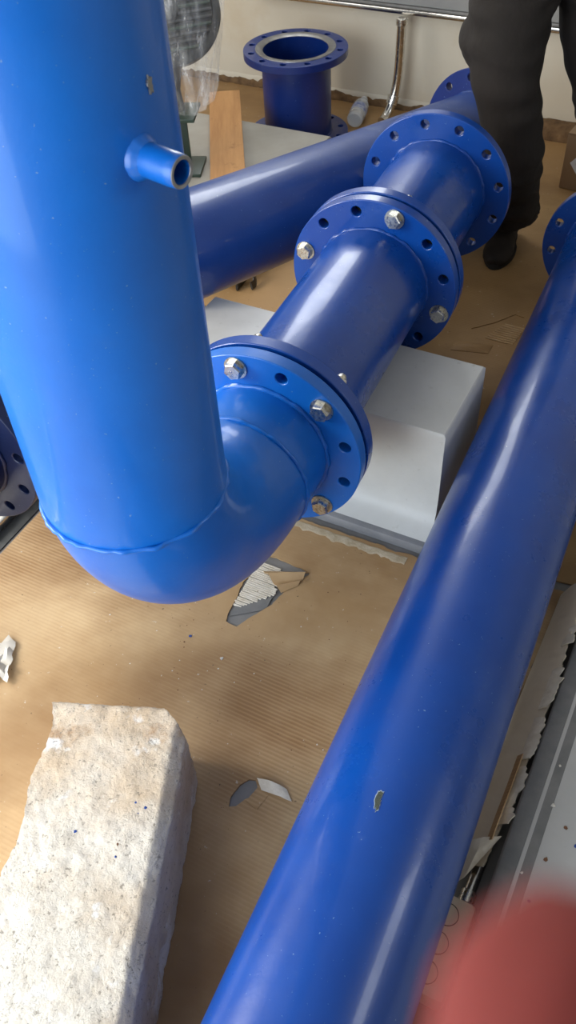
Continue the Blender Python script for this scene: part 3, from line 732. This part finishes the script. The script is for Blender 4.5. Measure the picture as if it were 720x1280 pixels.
# ------------------------------------------------------------------ wrapped pump motor on a green steel stand
MS = Matrix.Translation(V((-.315, 3.03, 0))) @ Matrix.Rotation(radians(-8), 4, 'Z')
t0 = thing('pump_motor', 'dark ribbed pump motor on a green steel stand, wrapped in clear plastic', 'motor', V((-.315, 3.03, .2)))
bm = newbm()
box(bm, (0, 0, .206), (.20, .14, .012), MS, .002); box(bm, (0, 0, .394), (.20, .14, .012), MS, .002); box(bm, (-.0, 0, .30), (.010, .13, .178), MS, .001); box(bm, (0, .0, .30), (.12, .010, .178), MS, .001)
obj('stand', bm, M['green'], t0)
mo = V((-.285, 3.07, .69)); dm = V((.22, -.72, .66)).normalized(); fm = frame(mo, dm)
bm = newbm(); lathe(bm, [(0, -.26), (.10, -.26), (.105, -.05), (.105, -.01), (0, -.01)], fm, 40); obj('motor_body', bm, M['black'], t0)
bm = newbm(); lathe(bm, [(.040, 0), (.172, 0), (.176, .004), (.176, .020), (.170, .024), (.150, .024), (.150, .010), (.040, .010)], fm, 64, True); obj('end_shield', bm, M['black'], t0)
for k in range(-6, 7):
    hh = math.sqrt(max(.150 ** 2 - (k * .021) ** 2, 0))
    bm = newbm(); box(bm, (0, k * .021, .015), (hh * 1.96, .008, .014), fm, .001); obj('cooling_rib', bm, M['green'] if k % 3 == 0 else M['darksteel'], t0)
bm = newbm(); lathe(bm, [(.0, .03), (.035, .03), (.042, .022), (.042, .012), (0, .012)], fm, 30); obj('hub', bm, M['darksteel'], t0)
bm = newbm(); loft(bm, [((-.315, 3.05, .40), .06, .05), ((-.31, 3.06, .46), .045, .04), ((-.30, 3.09, .56), .05, .05), ((-.29, 3.10, .63), .09, .08)], 24); obj('pedestal', bm, M['black'], t0)
# plastic film bag: draped lofted skin with folds
bm = newbm(); b2 = bmesh.new(); rings = []
secs = [(.97, .04, -.30, 3.02), (.93, .14, -.30, 3.03), (.84, .185, -.295, 3.03), (.72, .190, -.29, 3.03), (.62, .172, -.29, 3.03), (.54, .145, -.285, 3.02), (.47, .112, -.265, 3.02), (.425, .09, -.262, 3.01), (.41, .06, -.26, 3.01)]
NS = 120
for zi in range(len(secs) * 5 - 4):
    i, fr_ = divmod(zi, 5); a = secs[i]; b = secs[min(i + 1, len(secs) - 1)]; fr_ /= 5
    z, r, x, y = [a[q] + (b[q] - a[q]) * fr_ for q in range(4)]
    amp = .004 + .022 * max(0, (.80 - z)) / .35
    rings.append([b2.verts.new((x + (r + amp * noise.noise(V((cos(k * 2 * pi / NS) * 3.5, sin(k * 2 * pi / NS) * 3.5, z * 2.0))) * 1.6 + amp * .5 * noise.noise(V((cos(k * 2 * pi / NS) * 9, sin(k * 2 * pi / NS) * 9, z * 4)))) * cos(k * 2 * pi / NS), y + (r + amp * noise.noise(V((cos(k * 2 * pi / NS) * 3.5, sin(k * 2 * pi / NS) * 3.5, z * 2.0))) * 1.6) * sin(k * 2 * pi / NS), z)) for k in range(NS)])
for a, b in zip(rings, rings[1:]):
    for k in range(NS): b2.faces.new((a[k], a[(k + 1) % NS], b[(k + 1) % NS], b[k]))
bmesh.ops.recalc_face_normals(b2, faces=b2.faces); merge(bm, b2)
o = obj('plastic_wrap', bm, M['plastic'], t0, 180); o['label'] = 'crumpled clear plastic film'

# ------------------------------------------------------------------ plastic bottle by the wall
bo = V((.385, 3.70, .040)); bd = V((.30, .95, 0)).normalized(); fb = frame(bo, bd)
t0 = thing('plastic_bottle', 'clear plastic bottle with blue and white label lying by the wall', 'bottle', V((bo.x, bo.y, .004)))
bm = newbm(); lathe(bm, [(0, .002), (.026, 0), (.033, .006), (.034, .03), (.032, .035), (.034, .04), (.034, .13), (.032, .15), (.022, .175), (.0135, .188), (.0135, .205)], fb, 32); obj('bottle_body', bm, M['pet'], t0)
bm = newbm(); lathe(bm, [(.0345, .05), (.0348, .052), (.0348, .105), (.0345, .107)], fb, 32); obj('bottle_label', bm, M['blabel'], t0)
bm = newbm(); lathe(bm, [(0, .212), (.0145, .212), (.015, .21), (.015, .198), (0, .198)], fb, 24); obj('cap', bm, M['white'], t0)

# ------------------------------------------------------------------ dark bent clip under the slanting pipe
bm = newbm(); cl = spline([V((-.12, 2.53, .020)), V((-.105, 2.56, .018)), V((-.08, 2.585, .03)), V((-.062, 2.575, .035)), V((-.060, 2.55, .02)), V((-.072, 2.53, .020))], 5)
loft(bm, [(p, .004, .014) for p in cl], 10); tag(obj('bent_metal_clip', bm, M['darksteel'], loc=V((-.09, 2.55, .0))), 'small bent dark metal clip on the floor below the slanting pipe', 'clip')

# ------------------------------------------------------------------ rough concrete block
t8 = radians(8.0); u8 = V((cos(t8), -sin(t8), 0)); v8 = V((-sin(t8), -cos(t8), 0))
oB = V((-.470, .893, .006)); wB, lB, hB = .268, .82, .197
bm = newbm(); b2 = bmesh.new(); nu, nv, nz_ = 44, 128, 32
def surf(u, v, z):
    """u,v,z in 0..1 on the box hull -> rounded, chamfered, eroded point"""
    x, y, zz = u * wB, v * lB, z * hB
    bt = .030 * max(0, noise.noise(V((y * 7.5 + .35, 3.2, zz * 3))) + .05) + .007 * abs(noise.noise(V((y * 38, 1, zz * 20)))) + .004 * abs(noise.noise(V((y * 110, 2, zz * 50))))
    x = bt * (1 - u) ** 3 + x
    # far right vertical corner is knocked off
    q = (wB - x) + y
    if q < .050: s_ = (.050 - q) / 2; x -= s_; y += s_
    # worn edges
    e = .011
    def rnd(a, La, b, Lb):
        da = min(a, La - a); db = min(b, Lb - b)
        if da < e and db < e:
            r_ = math.hypot(e - da, e - db)
            if r_ > e: k = e / r_; na, nb = e - (e - da) * k, e - (e - db) * k; a = na if a < La / 2 else La - na; b = nb if b < Lb / 2 else Lb - nb
        return a, b
    x, zz = rnd(x, wB, zz, hB) if zz > hB / 2 else (x, zz)
    y, zz = rnd(y, lB, zz, hB) if zz > hB / 2 else (y, zz)
    x, y = rnd(x, wB, y, lB)
    # long chamfer on the right upper edge
    c = zz - hB + (x - wB) + .020
    if c > 0: x -= c * .45; zz -= c * .55
    p = oB + u8 * x + v8 * y + UP * zz
    return p
def disp(p, nrm):
    dl = .0022 * noise.noise(p * 26) + .0017 * noise.noise(p * 85) + .0016 * noise.noise(p * 190)
    L = (p - oB).dot(u8); y = (p - oB).dot(v8)
    k = noise.noise(p * 13 + V((5, 5, 5)))
    if k > .42: dl -= (k - .42) * .022
    return p + nrm * dl
grid = {}
def gv(i, j, k):
    key = (i, j, k)
    if key not in grid:
        u, v, z = i / nu, j / nv, k / nz_
        n_ = V((0, 0, 0))
        if i == 0: n_ -= u8
        if i == nu: n_ += u8
        if j == 0: n_ -= v8
        if j == nv: n_ += v8
        if k == nz_: n_ += UP
        p = surf(u, v, z); p = disp(p, n_.normalized()) if n_.length > 0 else p
        grid[key] = b2.verts.new(p)
    return grid[key]
def quad(*k): b2.faces.new([gv(*q) for q in k])
for j in range(nv):
    for i in range(nu): quad((i, j, nz_), (i + 1, j, nz_), (i + 1, j + 1, nz_), (i, j + 1, nz_)); quad((i, j, 0), (i, j + 1, 0), (i + 1, j + 1, 0), (i + 1, j, 0))
    for k in range(nz_): quad((0, j, k), (0, j, k + 1), (0, j + 1, k + 1), (0, j + 1, k)); quad((nu, j, k), (nu, j + 1, k), (nu, j + 1, k + 1), (nu, j, k + 1))
for k in range(nz_):
    for i in range(nu): quad((i, 0, k), (i + 1, 0, k), (i + 1, 0, k + 1), (i, 0, k + 1)); quad((i, nv, k), (i, nv, k + 1), (i + 1, nv, k + 1), (i + 1, nv, k))
bmesh.ops.recalc_face_normals(b2, faces=b2.faces); merge(bm, b2)
tag(obj('concrete_block', bm, M['concrete'], loc=V((-.40, .5, .0046)), sharp=60), 'long rough pale concrete block with chipped edges on the cardboard', 'block')
# flecks stuck on and around
def fleck(name, p, r, mt, label, group, par=None, flat=.35):
    bm = newbm(); b2 = bmesh.new(); bmesh.ops.create_icosphere(b2, subdivisions=1, radius=r)
    for v in b2.verts: v.co *= 1 + .7 * noise.noise(v.co * 300 + V(p) * 50); v.co.z *= flat
    bmesh.ops.rotate(b2, matrix=Matrix.Rotation(random.uniform(0, 3), 3, 'Z'), verts=b2.verts); bmesh.ops.translate(b2, vec=V(p), verts=b2.verts); merge(bm, b2)
    return tag(obj(name, bm, mt, loc=V(p)), label, 'debris', group)

# ------------------------------------------------------------------ brown box by the person's foot
t0 = thing('cardboard_box', 'brown cardboard box with small white diamond sticker beside the right shoe', 'box', V((1.36, 3.13, 0)))
mX = Matrix.Translation(V((1.345, 3.09, .005))) @ Matrix.Rotation(radians(-34), 4, 'Z')
bm = newbm(); box(bm, (0, 0, .10), (.42, .30, .20), mX, .004); obj('box_body', bm, M['boxcard'], t0)
for sx in (-1, 1):
    bm = newbm(); box(bm, (0, sx * .076, .2025), (.418, .146, .004), mX); obj('box_flap', bm, M['boxcard'], t0)
bm = newbm(); prism(bm, [(0, -.042), (.034, 0), (0, .042), (-.034, 0)], [], .0002, .0008, mX @ Matrix.Translation(V((-.150, -.150, .10))) @ Matrix.Rotation(radians(90), 4, 'X')); obj('sticker', bm, M['white'], t0)
bm = newbm()
for q in ((.0, .012), (-.006, .0), (.006, 0), (0, -.012)): box(bm, (q[0], q[1], .001), (.012, .003, .0006), mX @ Matrix.Translation(V((-.150, -.150, .10))) @ Matrix.Rotation(radians(90), 4, 'X'))
o = obj('sticker_print', bm, M['darksteel'], t0)

# ------------------------------------------------------------------ scrap of plastic, crumbs and flakes
bm = newbm(); rows = [[V((-.74 + .011 * i + .006 * noise.noise(V((i * .7, j * .7, 0))), 1.06 + .012 * j + .004 * noise.noise(V((i, j, 3))) + (.0 if i < 8 else .01 * (10 - i)), .010 + .028 * abs(noise.noise(V((i * .55, j * .55, 9)))))) for i in range(11)] for j in range(10)]
patch(bm, rows, .0008); tag(obj('plastic_scrap', bm, M['scrap'], loc=V((-.69, 1.11, .005))), 'crumpled milky plastic scrap on the cardboard near the concrete block', 'scrap')
rnd = random.Random(3)
blk = lambda x, y: (V((x, y, 0)) - oB).dot(u8) > -.02 and (V((x, y, 0)) - oB).dot(u8) < wB + .02 and -.03 < (V((x, y, 0)) - oB).dot(v8) < lB
for x, y, r, mt, nm, lb in ((-.2365, 1.157, .0042, 'bluef', 'paint_flake', 'small dark blue paint flake on the cardboard below the elbow'),
                            (-.166, 1.092, .0042, 'crumb', 'concrete_crumb', 'pale concrete crumb on the cardboard right of the elbow')):
    fleck(nm, (x, y, .0062), r, M[mt], lb, None)
n_ = 0
while n_ < 46:
    x, y = rnd.gauss(-.24, .13), rnd.gauss(1.10, .12)
    if blk(x, y): continue
    k = rnd.random(); nm, mt, lb, gp = (('concrete_crumb', 'crumb', 'tiny pale crumb on the cardboard between elbow and block', 'pale crumbs on the cardboard') if k < .55 else ('dirt_crumb', 'brownf', 'tiny dark brown crumb on the cardboard between elbow and concrete block', 'dark crumbs between elbow and block'))
    fleck(nm, (x, y, .0052), rnd.uniform(.0008, .0020), M[mt], lb, gp); n_ += 1
for i in range(22):
    x, y = rnd.uniform(-.1, .16), rnd.uniform(.95, 1.28)
    fleck('dirt_crumb', (x, y, .0052), rnd.uniform(.0008, .0018), M['brownf'], 'tiny dark crumb on the cardboard between torn hole and long pipe', 'dark crumbs beside the long pipe')
for s, n_, r, mt in ((.045, .80, .004, 'crumb'), (.075, .77, .0035, 'brownf'), (.10, .745, .003, 'bluef'), (.06, .70, .004, 'brownf'), (.035, .88, .0025, 'crumb'), (.09, .83, .003, 'brownf'), (.12, .80, .004, 'crumb'), (.055, .62, .003, 'bluef'), (.075, .61, .003, 'brownf'), (.03, .66, .003, 'crumb')):
    p = W(s, n_, .0995); fleck('plate_crumb', p, r, M[mt], 'small crumb lying on the grey steel plate', 'crumbs on the grey steel plate')
# paint flakes sitting on the concrete block
for uu, vv, r, mt in ((.115, .245, .0030, 'bluef'), (.083, .262, .0020, 'bluef'), (.19, .262, .0035, 'brownf'), (.192, .282, .0024, 'bluef'), (.214, .205, .0028, 'bluef'), (.225, .196, .0030, 'bluef'), (.206, .188, .0022, 'bluef')):
    p = oB + u8 * uu + v8 * vv + UP * (hB + .0006); fleck('paint_flake' if mt == 'bluef' else 'rust_flake', p, r, M[mt], 'small blue paint flake on the concrete block' if mt == 'bluef' else 'orange-brown rust flake on the concrete block', 'blue flakes on the concrete block' if mt == 'bluef' else None)

# ------------------------------------------------------------------ people
def blob(name, lofts, balls, mt, par, voxel, n=24, smooth=3, disp=None, up=V((0, 1, 0)), power=2.0):
    """one continuous skin: lofts and ellipsoids fused by a voxel remesh, evaluated to a plain mesh"""
    bm = newbm()
    for L in lofts: loft(bm, L, n, True, up, power)
    for c, r in balls:
        b2 = bmesh.new(); bmesh.ops.create_uvsphere(b2, u_segments=20, v_segments=14, radius=1)
        for v in b2.verts: v.co = V(c) + V((v.co.x * r[0], v.co.y * r[1], v.co.z * r[2]))
        merge(bm, b2)
    me = bpy.data.meshes.new(name); bm.to_mesh(me); bm.free(); tmp = bpy.data.objects.new('tmp', me); COL.objects.link(tmp)
    r = tmp.modifiers.new('r', 'REMESH'); r.mode = 'VOXEL'; r.voxel_size = voxel; r.adaptivity = 0
    if smooth: q = tmp.modifiers.new('s', 'SMOOTH'); q.iterations = smooth; q.factor = .6
    dg_ = bpy.context.evaluated_depsgraph_get(); dg_.update()
    ev = bpy.data.meshes.new_from_object(tmp.evaluated_get(dg_)); bpy.data.objects.remove(tmp)
    b2 = bmesh.new(); b2.from_mesh(ev); bpy.data.meshes.remove(ev)
    if disp:
        b2.normal_update()
        for v in b2.verts: v.co += v.normal * disp(v.co)
    return obj(name, b2, mt, par, 180)
pe = thing('person', 'person in dark work trousers and dark shoes standing behind the far flange', 'person', V((.95, 2.75, .0046)))
def folds(p):
    d = .007 * noise.noise(V((p.x * 9, p.y * 9, p.z * 14))) 
    g = 1 if p.z < .30 else (.6 if p.z < .66 else 1)
    d += .009 * g * math.sin(p.z * 85 + 6 * noise.noise(V((p.x * 6, p.y * 6, p.z * 3)))) * max(0, noise.noise(p * 7 + V((3, 1, 2))) + .25)
    return d
legR = [((.812, 2.712, .118), .080, .092), ((.806, 2.706, .150), .086, .096), ((.798, 2.690, .175), .090, .094), ((.789, 2.655, .225), .084, .086), ((.772, 2.625, .30), .086, .088), ((.752, 2.585, .40), .092, .094), ((.725, 2.565, .50), .088, .090),
        ((.703, 2.572, .60), .094, .098), ((.694, 2.60, .70), .110, .112), ((.705, 2.635, .80), .118, .120), ((.745, 2.665, .90), .120, .130)]
legL = [((1.150, 2.790, .115), .080, .095), ((1.145, 2.785, .15), .086, .096), ((1.118, 2.775, .25), .086, .088), ((1.080, 2.70, .40), .092, .094), ((1.035, 2.66, .50), .092, .092), ((.998, 2.64, .60), .098, .098),
        ((.970, 2.65, .70), .110, .112), ((.952, 2.665, .80), .114, .122), ((.925, 2.68, .90), .118, .130)]
pelv = [((.83, 2.675, .845), .16, .11), ((.832, 2.68, .93), .178, .125), ((.835, 2.69, 1.02), .165, .115)]
blob('trousers', [legR, legL, pelv], [((.612, 2.645, .70), (.040, .070, .075))], M['trouser'], pe, .011, 28, 2, folds, up=V((0, 1, 0)))
# cuffs bunch over the shoes
for c in (V((.806, 2.706, .135)), V((1.147, 2.788, .132))):
    bm = newbm(); lathe(bm, [(.074, -.020), (.086, -.022), (.092, -.012), (.089, 0), (.095, .010), (.092, .022), (.09, .028), (.074, .02)], Matrix.Translation(c), 48, True, .006); obj('trouser_cuff', bm, M['trouser'], pe, 60)
def shoe(heel, toe):
    h, t_ = V(heel), V(toe); d = (t_ - h); L = d.length; d.normalize(); x = UP.cross(d)
    def P(u, z): return h + d * (L * u) + UP * z
    o = blob('shoe', [[(P(0, .045), .034, .034), (P(.12, .052), .041, .045), (P(.35, .055), .041, .050), (P(.55, .046), .045, .040), (P(.75, .037), .051, .031), (P(.92, .031), .044, .025), (P(1, .027), .026, .018)],
                      [(P(.17, .05), .045, .042), (P(.17, .10), .044, .042), (P(.17, .15), .044, .042)]], [], M['shoe'], pe, .007, 24, 3, lambda p: .002 * noise.noise(p * 40), up=UP)
    bm = newbm(); pts = []
    for k in range(40):
        a_ = 2 * pi * k / 40; u = .5 + .52 * cos(a_); wd = (.042 + .012 * (1 - abs(u - .75)) - .006 * (abs(u - .35) < .15)) * sin(a_)
        q = h + d * (L * u) + x * wd; pts.append((q.x, q.y))
    prism(bm, pts, [], .005, .022); s_ = obj('sole', bm, M['sole'], o, 40)
    for k in range(4):
        bm = newbm(); c = P(.34 + .07 * k, .106 - .009 * k); tube(bm, [c - x * .026, c + UP * .004, c + x * .026], .003, 8); obj('lace', bm, M['hair'], o)
shoe((.842, 2.805, 0), (.735, 2.560, 0)); shoe((1.155, 2.875, 0), (1.165, 2.60, 0))
torso = [((.835, 2.69, .93), .172, .122), ((.838, 2.695, 1.05), .162, .112), ((.842, 2.70, 1.18), .178, .118), ((.846, 2.70, 1.32), .195, .120), ((.848, 2.70, 1.39), .185, .105), ((.850, 2.695, 1.44), .11, .085), ((.850, 2.69, 1.48), .062, .062)]
def arm(sg):
    x = .848 + sg * .175
    return [((x, 2.70, 1.395), .062, .062), ((x + sg * .055, 2.70, 1.33), .060, .062), ((x + sg * .085, 2.715, 1.22), .054, .056), ((x + sg * .090, 2.715, 1.14), .050, .052), ((x + sg * .07, 2.65, 1.115), .046, .047), ((x + sg * .02, 2.55, 1.13), .041, .041), ((x - sg * .01, 2.50, 1.14), .038, .039)]
blob('jacket', [torso, arm(-1), arm(1)], [], M['jacket'], pe, .012, 28, 2, lambda p: .005 * noise.noise(V((p.x * 9, p.y * 9, p.z * 14))), up=V((0, 1, 0)))
for sg in (-1, 1):
    w0 = V((.848 + sg * .165, 2.500, 1.14)); fd_ = V((-sg * .45, -.88, .12)).normalized(); pn = V((-sg * .88, .45, -.1)).normalized(); sd = pn.cross(fd_) * sg; sd = sd if sd.z > 0 else -sd
    L = [[(w0 + fd_ * -.03, .022, .028), (w0 + fd_ * .01, .022, .030), (w0 + fd_ * .05, .020, .040), (w0 + fd_ * .095, .017, .042)]]
    for q, (off, ln) in enumerate(((.031, .070), (.011, .080), (-.010, .074), (-.030, .058))):
        b0 = w0 + fd_ * .085 + sd * off; L.append([(b0, .0095, .0095), (b0 + fd_ * ln * .45 + pn * .008, .009, .009), (b0 + fd_ * ln * .8 + pn * .022, .0082, .0082), (b0 + fd_ * ln + pn * .035, .0068, .0068)])
    b0 = w0 + fd_ * .025 + sd * .030; L.append([(b0, .013, .013), (b0 + fd_ * .030 + sd * .022 + pn * .006, .0115, .0115), (b0 + fd_ * .062 + sd * .030 + pn * .016, .010, .010), (b0 + fd_ * .078 + sd * .030 + pn * .022, .007, .007)])
    blob('hand', L, [], M['skin'], pe, .004, 14, 1, up=UP)
hc = V((.850, 2.665, 1.60))
hd = blob('head', [[((.850, 2.70, 1.42), .055, .058), ((.850, 2.695, 1.50), .052, .056), ((.850, 2.685, 1.56), .050, .058)]],
     [(hc, (.076, .094, .105)), (hc + V((0, -.030, -.060)), (.052, .055, .052)), (hc + V((0, -.090, -.012)), (.012, .018, .020)), (hc + V((0, -.094, -.022)), (.016, .013, .010)),
      (hc + V((0, -.078, -.052)), (.024, .014, .008)), (hc + V((0, -.070, .026)), (.058, .026, .012)), (hc + V((-.076, .005, -.008)), (.009, .018, .030)), (hc + V((.076, .005, -.008)), (.009, .018, .030))], M['skin'], pe, .005, 20, 2)
for sx in (-1, 1):
    bm = newbm(); b2 = bmesh.new(); bmesh.ops.create_uvsphere(b2, u_segments=14, v_segments=10, radius=.0115); bmesh.ops.translate(b2, vec=hc + V((sx * .031, -.0795, .006)), verts=b2.verts); merge(bm, b2); obj('eye', bm, M['eye'], hd)
    bm = newbm(); tube(bm, [hc + V((sx * .014, -.098, .024)), hc + V((sx * .031, -.099, .029)), hc + V((sx * .050, -.088, .022))], .0035, 8); obj('eyebrow', bm, M['hair'], hd)
bm = newbm(); tube(bm, [hc + V((-.022, -.088, -.052)), hc + V((0, -.0935, -.050)), hc + V((.022, -.088, -.052))], .003, 8); o = obj('mouth', bm, M['finger'], hd)
bm = newbm(); b2 = bmesh.new(); bmesh.ops.create_uvsphere(b2, u_segments=36, v_segments=24, radius=1)
for v in b2.verts: v.co = hc + V((0, .008, .010)) + V((v.co.x * .083, v.co.y * .099, v.co.z * .108)) * (1 + .03 * noise.noise(v.co * 6))
bmesh.ops.delete(b2, geom=[v for v in b2.verts if v.co.y - hc.y < -.055 and v.co.z - hc.z < .055 or v.co.z - hc.z < -.05 or (v.co.y - hc.y < .01 and v.co.z - hc.z < .02)], context='VERTS'); merge(bm, b2); obj('hair', bm, M['hair'], hd, 180)

# hand of the photographer, its fingertip in front of the phone lens
def cc(x, y, z): return V((0, 0, 1.63)) + right * x + down * y + fwd * z
ha = thing('hand', 'reddish out-of-focus fingertip of the hand holding the camera, very close up', 'hand', cc(.09, .13, -.06))
idx = [(cc(.0885, .098, -.042), .0100, .0100), (cc(.066, .074, -.012), .0092, .0092), (cc(.048, .058, .010), .0088, .0090), (cc(.036, .047, .022), .0082, .0086), (cc(.024, .0360, .031), .0080, .0084), (cc(.0155, .0272, .0380), .0080, .0082), (cc(.0110, .0222, .0410), .0066, .0068), (cc(.0088, .0200, .0428), .0034, .0036)]
L = [idx, [(cc(.100, .235, -.085), .030, .024), (cc(.100, .19, -.080), .029, .021), (cc(.103, .15, -.072), .038, .017), (cc(.105, .110, -.058), .041, .015), (cc(.106, .095, -.050), .038, .012)]]
for q, (ox, ln) in enumerate(((.017, 1.08), (.036, 1.0), (.053, .80))):
    k0 = cc(.090 + ox, .098 + .004 * q, -.046 - .004 * q)
    L.append([(k0, .0100, .0100), (k0 + (down * -.036 + fwd * .022) * ln, .0092, .0092), (k0 + (down * -.050 + fwd * .002 - right * .004) * ln, .0086, .0086), (k0 + (down * -.040 - fwd * .018 - right * .006) * ln, .0080, .0080), (k0 + (down * -.026 - fwd * .026 - right * .007) * ln, .0062, .0062)])
L.append([(cc(.078, .165, -.068), .014, .014), (cc(.058, .142, -.055), .0125, .0125), (cc(.044, .118, -.048), .0112, .0112), (cc(.036, .098, -.046), .0100, .0100), (cc(.034, .088, -.046), .0066, .0066)])
blob('hand_skin', L, [], M['finger'], ha, .0022, 16, 2, up=right)
bm = newbm(); loft(bm, [(cc(.100, .200, -.081), .036, .031), (cc(.100, .24, -.086), .039, .034), (cc(.11, .34, -.11), .045, .041), (cc(.13, .46, -.15), .052, .048)], 32, True); obj('sleeve', bm, M['jacket'], ha, 50)
bm = newbm(); loft(bm, [(cc(.0150, .0250, .0462), .0035, .0012), (cc(.0195, .0292, .0425), .0058, .0016), (cc(.0250, .0340, .0378), .0052, .0014)], 14); obj('nail', bm, M['nail'], ha, 60)
